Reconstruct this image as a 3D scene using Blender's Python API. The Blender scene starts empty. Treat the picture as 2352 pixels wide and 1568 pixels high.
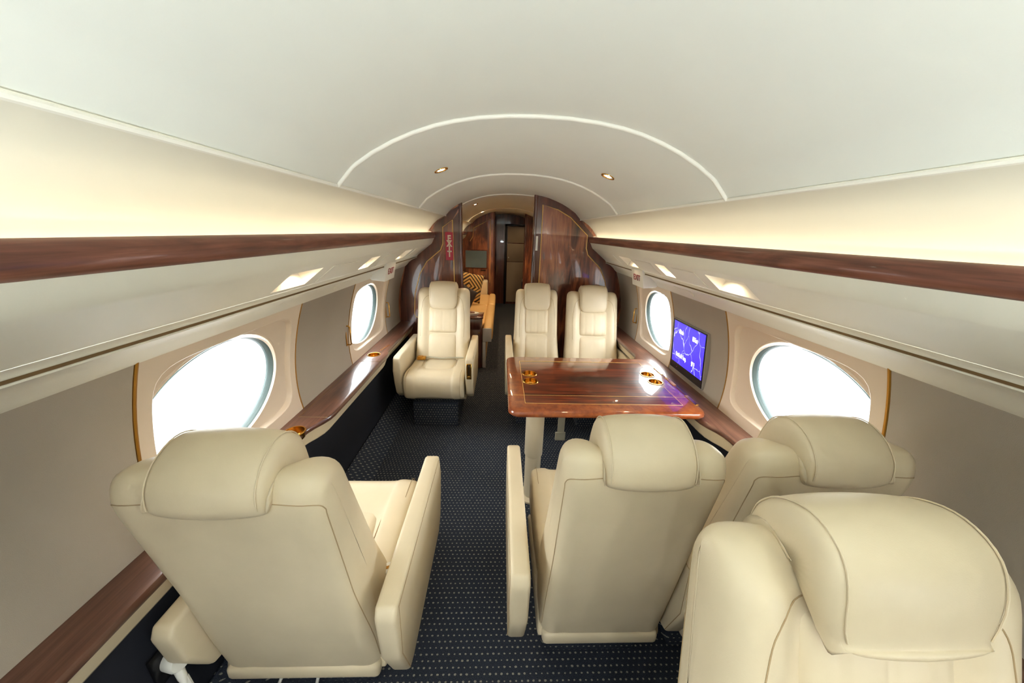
import bpy, bmesh, math, random
import numpy as np
from mathutils import Matrix, Vector
random.seed(7)
S = bpy.context.scene
COL = S.collection
# ------------------------------------------------------------------ camera
F_PX, PITCH, YAW, ROLL = 784.0, .3121, .0389, .0323
CAM_LOC = Vector((-.106, 0, 1.53))
cp, sp = math.cos(PITCH), math.sin(PITCH)
fw = Vector((math.sin(YAW)*cp, math.cos(YAW)*cp, -sp))
r0 = Vector((math.cos(YAW), -math.sin(YAW), 0)); u0 = r0.cross(fw)
rt = math.cos(ROLL)*r0 + math.sin(ROLL)*u0; up = -math.sin(ROLL)*r0 + math.cos(ROLL)*u0
cd = bpy.data.cameras.new('camera'); cam = bpy.data.objects.new('camera', cd); COL.objects.link(cam)
cd.sensor_width = 36; cd.lens = F_PX/2352*36; cd.clip_start = .02
cam.matrix_world = Matrix(((rt.x, up.x, -fw.x, CAM_LOC.x), (rt.y, up.y, -fw.y, CAM_LOC.y), (rt.z, up.z, -fw.z, CAM_LOC.z), (0, 0, 0, 1)))
S.camera = cam
# ------------------------------------------------------------------ world, exposure
W = bpy.data.worlds.new('overcast_daylight'); S.world = W; W.use_nodes = True
bg = W.node_tree.nodes['Background']; bg.inputs[0].default_value = (.93, .98, 1, 1); bg.inputs[1].default_value = 7.0
_nt = W.node_tree; _tc = _nt.nodes.new('ShaderNodeTexCoord'); _sp = _nt.nodes.new('ShaderNodeSeparateXYZ'); _mr = _nt.nodes.new('ShaderNodeMapRange')
_nt.links.new(_tc.outputs['Generated'], _sp.inputs[0]); _nt.links.new(_sp.outputs['Z'], _mr.inputs[0])
_mr.inputs[1].default_value = -.04; _mr.inputs[2].default_value = .04; _mr.inputs[3].default_value = 2.8; _mr.inputs[4].default_value = 9.0   # pale apron below, overcast sky above
_nt.links.new(_mr.outputs[0], bg.inputs[1])
S.view_settings.view_transform = 'Standard'; S.view_settings.look = 'None'
S.view_settings.gamma = 1; S.view_settings.use_curve_mapping = False
S.view_settings.exposure = 0.85
S.cycles.max_bounces = 5; S.cycles.diffuse_bounces = 4; S.cycles.glossy_bounces = 2; S.cycles.transparent_max_bounces = 6
S.cycles.adaptive_threshold = .14; S.cycles.adaptive_min_samples = 16
S.cycles.caustics_reflective = False; S.cycles.caustics_refractive = False
COVE_POWER = 7.5        # emission of the cove lamp strips
DOWN_W = 1.2             # watts of each ceiling downlight
AFT_FILL_W = 16.0  # watts of each added downlight behind the camera, neutral fill
STUDIO_W = 45.0         # photographer's lamp on a stand behind the camera, turned to the ceiling
AFT_COVE_FILL = 40.0         # added cool tubes, out of view in the aft cove, brightening the ceiling
READ_W = 1.3             # watts of each reading lamp
WARM = (1, .74, .43)
CYC = S.cycles

# ------------------------------------------------------------------ helpers
def srgb(r, g, b):
    f = lambda c: (c/255/12.92) if c/255 <= .04045 else ((c/255+.055)/1.055)**2.4
    return (f(r), f(g), f(b), 1)
def setp(o, label=None, cat=None, group=None, kind=None):
    if label: o['label'] = label
    if cat: o['category'] = cat
    if group: o['group'] = group
    if kind: o['kind'] = kind
    return o
def empty(name, loc=(0, 0, 0), rz=0, **k):
    o = bpy.data.objects.new(name, None); COL.objects.link(o); o.location = loc; o.rotation_euler = (0, 0, rz)
    o.empty_display_size = .05
    return setp(o, **k)
def mesh(name, vs, fs, mat=None, parent=None, smooth=True, angle=40, **k):
    me = bpy.data.meshes.new(name); me.from_pydata([tuple(v) for v in vs], [], [tuple(f) for f in fs]); me.validate(); me.update()
    bm = bmesh.new(); bm.from_mesh(me); bmesh.ops.recalc_face_normals(bm, faces=bm.faces); bm.to_mesh(me); bm.free()
    o = bpy.data.objects.new(name, me); COL.objects.link(o)
    if mat: me.materials.append(mat)
    if parent: o.parent = parent
    if smooth:
        me.polygons.foreach_set('use_smooth', [True]*len(me.polygons))
        try: me.set_sharp_from_angle(angle=math.radians(angle))
        except Exception: pass
    return setp(o, **k)
def box_bm(x0, x1, y0, y1, z0, z1, bev=0, seg=2):
    bm = bmesh.new(); bmesh.ops.create_cube(bm, size=1)
    for v in bm.verts: v.co = Vector(((x0+x1)/2+v.co.x*(x1-x0), (y0+y1)/2+v.co.y*(y1-y0), (z0+z1)/2+v.co.z*(z1-z0)))
    if bev: bmesh.ops.bevel(bm, geom=bm.edges[:], offset=bev, segments=seg, profile=.5, affect='EDGES')
    return bm
def from_bm(name, bm, mat=None, parent=None, smooth=True, angle=40, **k):
    bmesh.ops.recalc_face_normals(bm, faces=bm.faces)
    me = bpy.data.meshes.new(name); bm.to_mesh(me); bm.free()
    o = bpy.data.objects.new(name, me); COL.objects.link(o)
    if mat: me.materials.append(mat)
    if parent: o.parent = parent
    if smooth:
        me.polygons.foreach_set('use_smooth', [True]*len(me.polygons))
        me.set_sharp_from_angle(angle=math.radians(angle))
    return setp(o, **k)
def box(name, x0, x1, y0, y1, z0, z1, mat=None, parent=None, bev=.003, seg=2, **k):
    bev = min(bev, .45*min(abs(x1-x0), abs(y1-y0), abs(z1-z0)))
    return from_bm(name, box_bm(min(x0, x1), max(x0, x1), min(y0, y1), max(y0, y1), min(z0, z1), max(z0, z1), bev, seg), mat, parent, **k)
def loft(rings, closed=True, cap=True):
    n = len(rings[0]); vs = [p for r in rings for p in r]; fs = []
    for i in range(len(rings)-1):
        for j in range(n if closed else n-1):
            a = i*n+j; b = i*n+(j+1) % n; fs.append((a, b, b+n, a+n))
    if cap and closed:
        fs.append(tuple(range(n))); fs.append(tuple((len(rings)-1)*n+j for j in range(n)))
    return vs, fs
def sweep_y(name, prof, ys, mat, parent=None, closed=False, cap=True, **k):
    """profile [(x,z)] swept along y"""
    vs, fs = loft([[(x, y, z) for x, z in prof] for y in ys], closed, cap)
    return mesh(name, vs, fs, mat, parent, **k)
def tube(name, pts, r, mat, parent=None, n=8, closed=False, **k):
    pts = [Vector(p) for p in pts]; rings = []; N = len(pts)
    prev = None
    for i, p in enumerate(pts):
        if closed: t = pts[(i+1) % N]-pts[(i-1) % N]
        else: t = pts[min(i+1, N-1)]-pts[max(i-1, 0)]
        t.normalize()
        if prev is None:
            a = t.orthogonal().normalized()
        else:
            a = prev-t*prev.dot(t)
            a = a.normalized() if a.length > 1e-6 else t.orthogonal().normalized()
        prev = a; b = t.cross(a)
        rr = r[i] if isinstance(r, (list, tuple)) else r
        rings.append([p+a*(rr*math.cos(2*math.pi*j/n))+b*(rr*math.sin(2*math.pi*j/n)) for j in range(n)])
    if closed: rings.append(rings[0])
    vs, fs = loft(rings, True, not closed)
    return mesh(name, vs, fs, mat, parent, **k)
def revolve(name, prof, c, mat, parent=None, n=32, axis=None, **k):
    """profile [(r, h)] turned about an axis through c"""
    c = Vector(c); ax = Vector(axis or (0, 0, 1)).normalized(); a = ax.orthogonal().normalized(); b = ax.cross(a)
    rings = [[c+ax*h+a*(r*math.cos(2*math.pi*j/n))+b*(r*math.sin(2*math.pi*j/n)) for j in range(n)] for r, h in prof]
    vs, fs = loft(rings, True, False)
    return mesh(name, vs, fs, mat, parent, **k)
def disc(name, c, r, mat, parent=None, axis=(0, 0, 1), n=28, ry=None, **k):
    c = Vector(c); ax = Vector(axis).normalized(); a = ax.orthogonal().normalized(); b = ax.cross(a)
    vs = [c+a*(r*math.cos(2*math.pi*j/n))+b*((ry or r)*math.sin(2*math.pi*j/n)) for j in range(n)]
    return mesh(name, vs, [tuple(range(n))], mat, parent, smooth=False, **k)
def prism(name, poly, axis, d0, d1, mat, parent=None, bev=0, seg=2, **k):
    """2-D polygon extruded along axis 'x','y' or 'z'"""
    f = {'x': lambda p, d: (d, p[0], p[1]), 'y': lambda p, d: (p[0], d, p[1]), 'z': lambda p, d: (p[0], p[1], d)}[axis]
    vs, fs = loft([[f(p, d0) for p in poly], [f(p, d1) for p in poly]])
    bm = bmesh.new(); V = [bm.verts.new(v) for v in vs]
    for q in fs: bm.faces.new([V[i] for i in q])
    if bev: bmesh.ops.bevel(bm, geom=bm.edges[:], offset=bev, segments=seg, profile=.5, affect='EDGES')
    return from_bm(name, bm, mat, parent, **k)
def cut(o, cutters):
    """real holes: boolean difference, baked into the mesh"""
    for c in cutters:
        m = o.modifiers.new('b', 'BOOLEAN'); m.object = c; m.operation = 'DIFFERENCE'; m.solver = 'EXACT'
    dg = bpy.context.evaluated_depsgraph_get()
    me = bpy.data.meshes.new_from_object(o.evaluated_get(dg)); o.modifiers.clear(); o.data = me
    for c in cutters: bpy.data.objects.remove(c, do_unlink=True)
    me.polygons.foreach_set('use_smooth', [True]*len(me.polygons)); me.set_sharp_from_angle(angle=math.radians(35))
def subsurf(o, n=1):
    m = o.modifiers.new('smooth', 'SUBSURF'); m.levels = n; m.render_levels = n; return o
def text(name, body, size, mat, parent, M, sx=1, depth=.0008, align='CENTER', bold=0):
    c = bpy.data.curves.new(name, 'FONT'); c.body = body; c.size = size; c.align_x = align; c.align_y = 'CENTER'; c.extrude = depth; c.offset = bold
    c.resolution_u = 3
    t = bpy.data.objects.new(name, c); COL.objects.link(t)
    dg = bpy.context.evaluated_depsgraph_get(); me = bpy.data.meshes.new_from_object(t.evaluated_get(dg))
    bpy.data.objects.remove(t, do_unlink=True); me.materials.clear(); me.materials.append(mat)
    me.transform(M @ Matrix.Diagonal((sx, 1, 1, 1)))
    o = bpy.data.objects.new(name, me); COL.objects.link(o); o.parent = parent
    return o
def frame(o, x, y):
    """matrix with given x and y axes at o"""
    x = Vector(x).normalized(); y = Vector(y); y = (y-x*y.dot(x)).normalized(); z = x.cross(y)
    return Matrix(((x.x, y.x, z.x, o[0]), (x.y, y.y, z.y, o[1]), (x.z, y.z, z.z, o[2]), (0, 0, 0, 1)))
def lerp(a, b, t): return a+(b-a)*t
def interp(x, P):
    return float(np.interp(x, [p[0] for p in P], [p[1] for p in P]))
def lamp(name, kind, loc, energy, color, parent=None, direction=None, **k):
    d = bpy.data.lights.new(name, kind); d.energy = energy; d.color = color
    for a, v in k.items(): setattr(d, a, v)
    o = bpy.data.objects.new(name, d); COL.objects.link(o); o.location = loc
    if direction is not None: o.rotation_euler = Vector(direction).to_track_quat('-Z', 'Y').to_euler()
    if parent: o.parent = parent
    return o

# ------------------------------------------------------------------ materials
def newmat(name):
    m = bpy.data.materials.new(name); m.use_nodes = True; nt = m.node_tree
    return m, nt, nt.nodes['Principled BSDF']
def N(nt, t, **k):
    n = nt.nodes.new(t)
    for a, v in k.items():
        if a.startswith('i_'): n.inputs[int(a[2:])].default_value = v
        else: setattr(n, a, v)
    return n
def coords(nt, scale=(1, 1, 1), rot=(0, 0, 0), out='Object'):
    tc = N(nt, 'ShaderNodeTexCoord'); mp = N(nt, 'ShaderNodeMapping')
    mp.inputs['Scale'].default_value = scale; mp.inputs['Rotation'].default_value = rot
    nt.links.new(tc.outputs[out], mp.inputs['Vector']); return mp.outputs['Vector']
def ramp(nt, fac, stops):
    r = N(nt, 'ShaderNodeValToRGB'); e = r.color_ramp.elements
    while len(e) < len(stops): e.new(.5)
    for i, (p, c) in enumerate(stops): e[i].position = p; e[i].color = c
    nt.links.new(fac, r.inputs[0]); return r.outputs[0]
def noise(nt, vec, scale, detail=3, rough=.5, dist=0):
    n = N(nt, 'ShaderNodeTexNoise'); n.inputs['Scale'].default_value = scale; n.inputs['Detail'].default_value = detail
    n.inputs['Roughness'].default_value = rough; n.inputs['Distortion'].default_value = dist
    nt.links.new(vec, n.inputs['Vector']); return n.outputs['Fac']
def bump(nt, b, h, strength, dist=.002, prev=None):
    n = N(nt, 'ShaderNodeBump'); n.inputs['Strength'].default_value = strength; n.inputs['Distance'].default_value = dist
    nt.links.new(h, n.inputs['Height'])
    if prev is not None: nt.links.new(prev, n.inputs['Normal'])
    nt.links.new(n.outputs[0], b.inputs['Normal']); return n.outputs[0]
def plain(name, c, rough=.5, metal=0, var=.04, bumpscale=0, bs=.1, coat=0, spec=.5):
    m, nt, b = newmat(name)
    v = coords(nt); n = noise(nt, v, 3.5, 3)
    c2 = tuple(max(0, x*(1-var*2)) for x in c[:3])+(1,)
    nt.links.new(ramp(nt, n, [(.3, c2), (.7, c)]), b.inputs['Base Color'])
    b.inputs['Roughness'].default_value = rough; b.inputs['Metallic'].default_value = metal
    b.inputs['Coat Weight'].default_value = coat; b.inputs['Coat Roughness'].default_value = .04; b.inputs['Specular IOR Level'].default_value = spec
    if bumpscale: bump(nt, b, noise(nt, v, bumpscale, 2), bs)
    return m
def leather(name, c, wr=.35):
    m, nt, b = newmat(name); v = coords(nt)
    n = noise(nt, v, 5, 4); c2 = tuple(x*.90 for x in c[:3])+(1,)
    nt.links.new(ramp(nt, n, [(.3, c2), (.7, c)]), b.inputs['Base Color'])
    b.inputs['Roughness'].default_value = .42; b.inputs['Specular IOR Level'].default_value = .42
    p = bump(nt, b, noise(nt, v, 420, 2), .10, .001)
    v2 = coords(nt, (1, 1, .45)); bump(nt, b, noise(nt, v2, 10, 2, .5, .6), wr*.6, .008, p)
    return m
def wood(name, dark, mid, light, axis='y', scale=1.0, coat=1.0, rough=.3, fig=.5):
    m, nt, b = newmat(name)
    st = {'x': (.6, 14, 14), 'y': (14, .6, 14), 'z': (14, 14, .6)}[axis]
    v = coords(nt, tuple(s*scale for s in st)); n1 = noise(nt, v, 2.2, 6, .6, .6)
    v2 = coords(nt, tuple((.5 if s < 1 else 2.5)*scale for s in st)); n2 = noise(nt, v2, 2.0, 3, .5, 1.2)
    mx = N(nt, 'ShaderNodeMix', data_type='FLOAT'); mx.inputs[0].default_value = fig
    nt.links.new(n1, mx.inputs[2]); nt.links.new(n2, mx.inputs[3])
    nt.links.new(ramp(nt, mx.outputs[0], [(.34, dark), (.5, mid), (.66, light)]), b.inputs['Base Color'])
    b.inputs['Roughness'].default_value = rough; b.inputs['Coat Weight'].default_value = coat; b.inputs['Coat Roughness'].default_value = .03
    return m
def emit(name, c, s):
    m = bpy.data.materials.new(name); m.use_nodes = True; nt = m.node_tree; nt.nodes.clear()
    e = N(nt, 'ShaderNodeEmission'); e.inputs[0].default_value = tuple(c[:3])+(1,); e.inputs[1].default_value = s
    o = N(nt, 'ShaderNodeOutputMaterial'); nt.links.new(e.outputs[0], o.inputs[0]); return m

M_LEATHER = leather('cream_leather', srgb(217, 201, 171))
M_SOFA = leather('tan_leather', srgb(222, 180, 118))
M_CEIL = plain('ceiling_vinyl', srgb(230, 230, 221), .55, var=.015, bumpscale=300, bs=.04)
M_TRIM = plain('white_piping', srgb(240, 236, 224), .4, var=.01)
M_COVE = plain('cove_lining', srgb(232, 227, 210), .6, var=.015)
M_PSU = plain('service_panel_vinyl', srgb(230, 227, 213), .5, var=.015, bumpscale=300, bs=.04)
M_SUEDE = plain('taupe_suede', srgb(166, 156, 143), .9, var=.03, bumpscale=700, bs=.25, spec=.2)
M_SURR = plain('window_surround_plastic', srgb(216, 199, 180), .3, var=.01)
M_REVEAL = plain('window_seal', srgb(80, 92, 90), .4, var=.08)
M_RAIL = wood('walnut_rail', srgb(74, 40, 30), srgb(112, 66, 50), srgb(138, 88, 70), 'y', 3.2, .2, .45)
M_LEDGE = wood('ledge_veneer', srgb(66, 40, 30), srgb(94, 60, 46), srgb(118, 80, 64), 'y', 2.4, .5, .3)
M_VENEER = wood('mahogany_post', srgb(58, 28, 22), srgb(94, 50, 38), srgb(120, 70, 52), 'z', .7, 1, .2)
M_NAVY = plain('navy_kick_panel', srgb(30, 32, 40), .8, var=.1, bumpscale=500, bs=.2, spec=.25)
M_GOLD = plain('polished_gold', srgb(214, 158, 70), .22, 1, var=.03)
M_GOLDTRIM = plain('gold_edge_trim', srgb(176, 124, 44), .4, .5, var=.05)
M_INLAY = plain('brass_inlay', srgb(240, 196, 112), .3, .25, var=.02)
M_DARKLINE = plain('channel_brown', srgb(112, 86, 50), .7, var=.05)
M_WHITE = plain('white_plastic', srgb(232, 230, 222), .35, var=.01)
M_GREYBELT = plain('grey_webbing', srgb(176, 170, 150), .8, var=.05)
M_BLACK = plain('black_plastic', srgb(18, 18, 20), .25, var=.1)
M_BEZEL = plain('monitor_silver', srgb(150, 146, 140), .35, var=.02)
M_RED = plain('exit_red', srgb(176, 38, 62), .4, var=.02)
M_REDTEXT = plain('exit_lettering', srgb(150, 20, 40), .4, var=.02)
M_CREAMTXT = plain('cream_lettering', srgb(236, 220, 196), .4, var=.02)
M_SEAM = plain('stitch_shadow', srgb(172, 148, 112), .8, var=.05)  # stitched seam lines, a tone darker than the leather
M_POCKET = plain('light_pocket_white', srgb(244, 238, 226), .5, var=.01)
M_GREYDOOR = plain('grey_door_laminate', srgb(150, 132, 112), .5, var=.05)
M_BULB = emit('lamp_glow', (1, .88, .66), 30)
M_STRIP = emit('cove_lamp_glow', (1, .87, .62), COVE_POWER); M_STRIP_AFT = emit('cool_cove_lamp_glow', (.80, .96, 1), AFT_COVE_FILL)  # the second is the glow of the added aft fill strips

def carpet_mat():
    m, nt, b = newmat('navy_dotted_carpet')
    tc = N(nt, 'ShaderNodeTexCoord'); mp = N(nt, 'ShaderNodeMapping'); mp.inputs['Scale'].default_value = (1/.021,)*3
    nt.links.new(tc.outputs['Object'], mp.inputs['Vector'])
    sx = N(nt, 'ShaderNodeSeparateXYZ'); nt.links.new(mp.outputs[0], sx.inputs[0])
    def mth(op, a, bb=None):
        n = N(nt, 'ShaderNodeMath', operation=op)
        for i, q in enumerate((a, bb)):
            if q is None: continue
            if isinstance(q, (int, float)): n.inputs[i].default_value = q
            else: nt.links.new(q, n.inputs[i])
        return n.outputs[0]
    # combine y and z so that the dots go on over upright pedestal sides
    yz = mth('ADD', sx.outputs[1], sx.outputs[2])
    fy = mth('SUBTRACT', mth('FRACT', yz), .5)
    xo = mth('ADD', sx.outputs[0], mth('MULTIPLY', mth('FLOOR', yz), .5))
    fx = mth('SUBTRACT', mth('FRACT', xo), .5)
    d = mth('SQRT', mth('ADD', mth('MULTIPLY', fx, fx), mth('MULTIPLY', fy, mth('MULTIPLY', fy, 1.6))))
    nz = noise(nt, mp.outputs[0], 1.1, 2)
    dot = mth('MULTIPLY', mth('LESS_THAN', d, mth('MULTIPLY', nz, .36)), 1.0)
    pile = noise(nt, mp.outputs[0], 9, 3)
    base = ramp(nt, pile, [(.3, srgb(26, 30, 39)), (.75, srgb(68, 73, 84))])
    mx = N(nt, 'ShaderNodeMix', data_type='RGBA'); nt.links.new(dot, mx.inputs[0]); nt.links.new(base, mx.inputs[6])
    nt.links.new(ramp(nt, pile, [(.3, srgb(96, 98, 98)), (.7, srgb(176, 170, 152))]), mx.inputs[7])
    nt.links.new(mx.outputs[2], b.inputs['Base Color']); b.inputs['Roughness'].default_value = .95; b.inputs['Specular IOR Level'].default_value = .1
    bump(nt, b, pile, .6, .004)
    return m
M_CARPET = carpet_mat()
def burl_mat():
    """book-matched flame mahogany of the bulkheads"""
    m, nt, b = newmat('flame_mahogany')
    v = coords(nt, (9, 9, .9)); n1 = noise(nt, v, 2.0, 5, .6, 2.2)
    v2 = coords(nt, (3.0, 3, 1.1)); n2 = noise(nt, v2, 1.6, 3, .5, 1.0)
    mx = N(nt, 'ShaderNodeMix', data_type='FLOAT'); mx.inputs[0].default_value = .55
    nt.links.new(n1, mx.inputs[2]); nt.links.new(n2, mx.inputs[3])
    nt.links.new(ramp(nt, mx.outputs[0], [(.36, srgb(52, 28, 22)), (.47, srgb(104, 58, 42)), (.57, srgb(156, 92, 60)), (.68, srgb(196, 130, 84))]), b.inputs['Base Color'])
    b.inputs['Roughness'].default_value = .3; b.inputs['Coat Weight'].default_value = 1; b.inputs['Coat Roughness'].default_value = .03
    return m
M_BURL = burl_mat()
def table_mat(cx, cy, hx, hy, bord):
    m, nt, b = newmat('table_mahogany')
    tc = N(nt, 'ShaderNodeTexCoord'); sx = N(nt, 'ShaderNodeSeparateXYZ'); nt.links.new(tc.outputs['Object'], sx.inputs[0])
    def mth(op, a, bb=None):
        n = N(nt, 'ShaderNodeMath', operation=op)
        for i, q in enumerate((a, bb)):
            if q is None: continue
            if isinstance(q, (int, float)): n.inputs[i].default_value = q
            else: nt.links.new(q, n.inputs[i])
        return n.outputs[0]
    ax = mth('ABSOLUTE', mth('SUBTRACT', sx.outputs[0], cx)); ay = mth('ABSOLUTE', mth('SUBTRACT', sx.outputs[1], cy))
    inside = mth('MULTIPLY', mth('LESS_THAN', ax, hx-bord), mth('LESS_THAN', ay, hy-bord))
    v = coords(nt, (1.3, 26, 26)); n1 = noise(nt, v, 2.2, 6, .62, .7)
    v2 = coords(nt, (1.6, 5, 5)); n2 = noise(nt, v2, 1.5, 3, .5, 1.4)
    mx = N(nt, 'ShaderNodeMix', data_type='FLOAT'); mx.inputs[0].default_value = .35
    nt.links.new(n1, mx.inputs[2]); nt.links.new(n2, mx.inputs[3])
    c1 = ramp(nt, mx.outputs[0], [(.36, srgb(48, 14, 6)), (.48, srgb(98, 36, 14)), (.62, srgb(140, 62, 26))])
    # darker heart band of the veneer along the middle
    heart = mth('MULTIPLY', mth('SUBTRACT', 1.0, mth('MINIMUM', mth('DIVIDE', ay, .11), 1.0)), mth('SUBTRACT', 1.0, mth('MINIMUM', mth('DIVIDE', ax, .36), 1.0)))
    hn = mth('MULTIPLY', heart, noise(nt, coords(nt, (5, 9, 9)), 3.0, 4, .6, 1.0))
    dk = N(nt, 'ShaderNodeMix', data_type='RGBA'); nt.links.new(mth('MINIMUM', mth('MULTIPLY', hn, 2.6), .85), dk.inputs[0]); nt.links.new(c1, dk.inputs[6]); dk.inputs[7].default_value = srgb(30, 12, 8)
    v3 = coords(nt, (10, 10, 10)); n3 = noise(nt, v3, 2.5, 5, .6, .4)
    c2 = ramp(nt, n3, [(.35, srgb(118, 50, 20)), (.65, srgb(158, 82, 36))])
    mm = N(nt, 'ShaderNodeMix', data_type='RGBA'); nt.links.new(inside, mm.inputs[0]); nt.links.new(c2, mm.inputs[6]); nt.links.new(dk.outputs[2], mm.inputs[7])
    nt.links.new(mm.outputs[2], b.inputs['Base Color'])
    b.inputs['Roughness'].default_value = .3; b.inputs['Coat Weight'].default_value = 1; b.inputs['Coat Roughness'].default_value = .02; b.inputs['Coat IOR'].default_value = 1.5
    return m
def glass_mat():
    m = bpy.data.materials.new('window_acrylic'); m.use_nodes = True; nt = m.node_tree; nt.nodes.clear()
    t = N(nt, 'ShaderNodeBsdfTransparent'); t.inputs[0].default_value = (.97, .985, .98, 1)
    g = N(nt, 'ShaderNodeBsdfGlossy'); g.inputs['Roughness'].default_value = .02
    f = N(nt, 'ShaderNodeFresnel'); f.inputs[0].default_value = 1.45
    x = N(nt, 'ShaderNodeMixShader'); o = N(nt, 'ShaderNodeOutputMaterial')
    nt.links.new(f.outputs[0], x.inputs[0]); nt.links.new(t.outputs[0], x.inputs[1]); nt.links.new(g.outputs[0], x.inputs[2]); nt.links.new(x.outputs[0], o.inputs[0])
    return m
M_GLASS = glass_mat()
def screen_mat():
    m = bpy.data.materials.new('cabin_display'); m.use_nodes = True; nt = m.node_tree; b = nt.nodes['Principled BSDF']
    v = coords(nt, (1, 9, 7)); d = noise(nt, v, 1.2, 3)
    mxv = N(nt, 'ShaderNodeMix', data_type='VECTOR'); mxv.inputs[0].default_value = .35
    nz = N(nt, 'ShaderNodeTexNoise'); nz.inputs['Scale'].default_value = 1.6; nt.links.new(v, nz.inputs['Vector'])
    nt.links.new(v, mxv.inputs[4]); nt.links.new(nz.outputs['Color'], mxv.inputs[5])
    vo = N(nt, 'ShaderNodeTexVoronoi', feature='DISTANCE_TO_EDGE'); vo.inputs['Scale'].default_value = 1.7; nt.links.new(mxv.outputs[1], vo.inputs['Vector'])
    veil = noise(nt, v, 2.4, 2)
    th = N(nt, 'ShaderNodeMath', operation='MULTIPLY'); th.inputs[1].default_value = .05; nt.links.new(veil, th.inputs[0])
    sub = N(nt, 'ShaderNodeMath', operation='SUBTRACT'); nt.links.new(th.outputs[0], sub.inputs[0]); nt.links.new(vo.outputs['Distance'], sub.inputs[1])
    c = ramp(nt, sub.outputs[0], [(.0, srgb(66, 50, 246)), (.022, srgb(176, 178, 252))])
    b.inputs['Base Color'].default_value = (.01, .01, .02, 1); b.inputs['Roughness'].default_value = .25
    nt.links.new(c, b.inputs['Emission Color']); b.inputs['Emission Strength'].default_value = .95
    return m
M_SCREEN = screen_mat(); M_SCRTXT = emit('display_text', (1, 1, 1), 1.1)
def weave_mat():
    m, nt, b = newmat('geometric_weave'); tc = N(nt, 'ShaderNodeTexCoord'); sx = N(nt, 'ShaderNodeSeparateXYZ'); nt.links.new(tc.outputs['Object'], sx.inputs[0])
    def mth(op, a, bb=None):
        n = N(nt, 'ShaderNodeMath', operation=op)
        for i, q in enumerate((a, bb)):
            if q is None: continue
            if isinstance(q, (int, float)): n.inputs[i].default_value = q
            else: nt.links.new(q, n.inputs[i])
        return n.outputs[0]
    d = mth('ADD', mth('ABSOLUTE', sx.outputs[0]), mth('ABSOLUTE', sx.outputs[2]))
    band = mth('SINE', mth('MULTIPLY', d, 105.0)); knit = mth('SINE', mth('MULTIPLY', mth('SUBTRACT', sx.outputs[0], sx.outputs[2]), 260.0))
    f = mth('ADD', .5, mth('ADD', mth('MULTIPLY', band, .38), mth('MULTIPLY', knit, .2)))
    nt.links.new(ramp(nt, f, [(.35, srgb(46, 32, 18)), (.6, srgb(198, 156, 92))]), b.inputs['Base Color']); b.inputs['Roughness'].default_value = .9
    return m
M_WEAVE = weave_mat()

# ------------------------------------------------------------------ the cabin section
YA, YB = -4.4, 7.5           # aft and forward ends
Y_BULK = 3.29
CEILP = [(0, 1.857), (.09, 1.855), (.18, 1.847), (.25, 1.836), (.31, 1.822), (.375, 1.801), (.436, 1.776), (.50, 1.743), (.55, 1.711), (.562, 1.702), (.612, 1.648)]
COVEP = [(.606, 1.650), (.645, 1.633), (.69, 1.605), (.73, 1.568), (.762, 1.527), (.783, 1.487), (.792, 1.455), (.793, 1.440)]
PSU_F = [(.735, 1.462), (.722, 1.449), (.728, 1.437), (.738, 1.416), (.747, 1.401), (.751, 1.3965), (.760, 1.390)]   # front face and fold
PU0, PU1 = Vector((.760, 1.390)), Vector((.872, 1.3004))                                        # flat underside with the reading lights
STRIPP = [(.892, 1.2745), (.8885, 1.2725), (.8890, 1.2690), (.900, 1.266), (.935, 1.250), (.965, 1.228), (.985, 1.203), (1.004, 1.188)]
WALLP = [(.62, 1.074), (.70, 1.086), (.78, 1.090), (.86, 1.086), (.92, 1.077), (1.0, 1.062), (1.06, 1.047), (1.13, 1.026), (1.19, 1.003), (1.2, 1.0)]
_wc = np.polyfit([p[0] for p in WALLP], [p[1] for p in WALLP], 4)
def wx(z): return float(np.polyval(_wc, z))
def wn(z):
    d = (wx(z+.004)-wx(z-.004))/.008
    return Vector((1, 0, -d)).normalized()       # outward normal, x side positive
Z_D, Z_E = 1.197, .655

floor = mesh('floor', [(-1.0, YA, 0), (1.0, YA, 0), (1.0, YB, 0), (-1.0, YB, 0)], [(0, 1, 2, 3)], M_CARPET, smooth=False, kind='structure', label='navy carpet with pale woven dots along the cabin aisle')
full = [(-x, z) for x, z in CEILP[::-1]]+CEILP[1:]
ceil = empty('ceiling', kind='structure', label='cream vaulted cabin ceiling lining in panels')
TR = [YA, -3.15, -2.07, -.995, 1.157, 2.232, 3.40, 5.42, YB]
for i in range(len(TR)-1):
    sweep_y('ceiling_panel', full, [TR[i], TR[i+1]], M_CEIL, ceil, angle=28)
for y in TR[1:-1]:
    tube('joint_strip', [(x, y, z-.002) for x, z in full], .0075, M_TRIM, ceil, n=8, angle=60)
for s in (-1, 1):
    sweep_y('cove_panel', [(s*x, z) for x, z in COVEP], [YA, -.995, 1.157, 3.29, 5.42, YB], M_COVE, ceil, angle=50)
    sweep_y('edge_bead', [(s*(.612+.006*math.cos(a)), 1.646+.006*math.sin(a)) for a in np.linspace(0, 2*math.pi, 9)[:-1]], [YA, YB], M_TRIM, ceil, closed=True)

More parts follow.
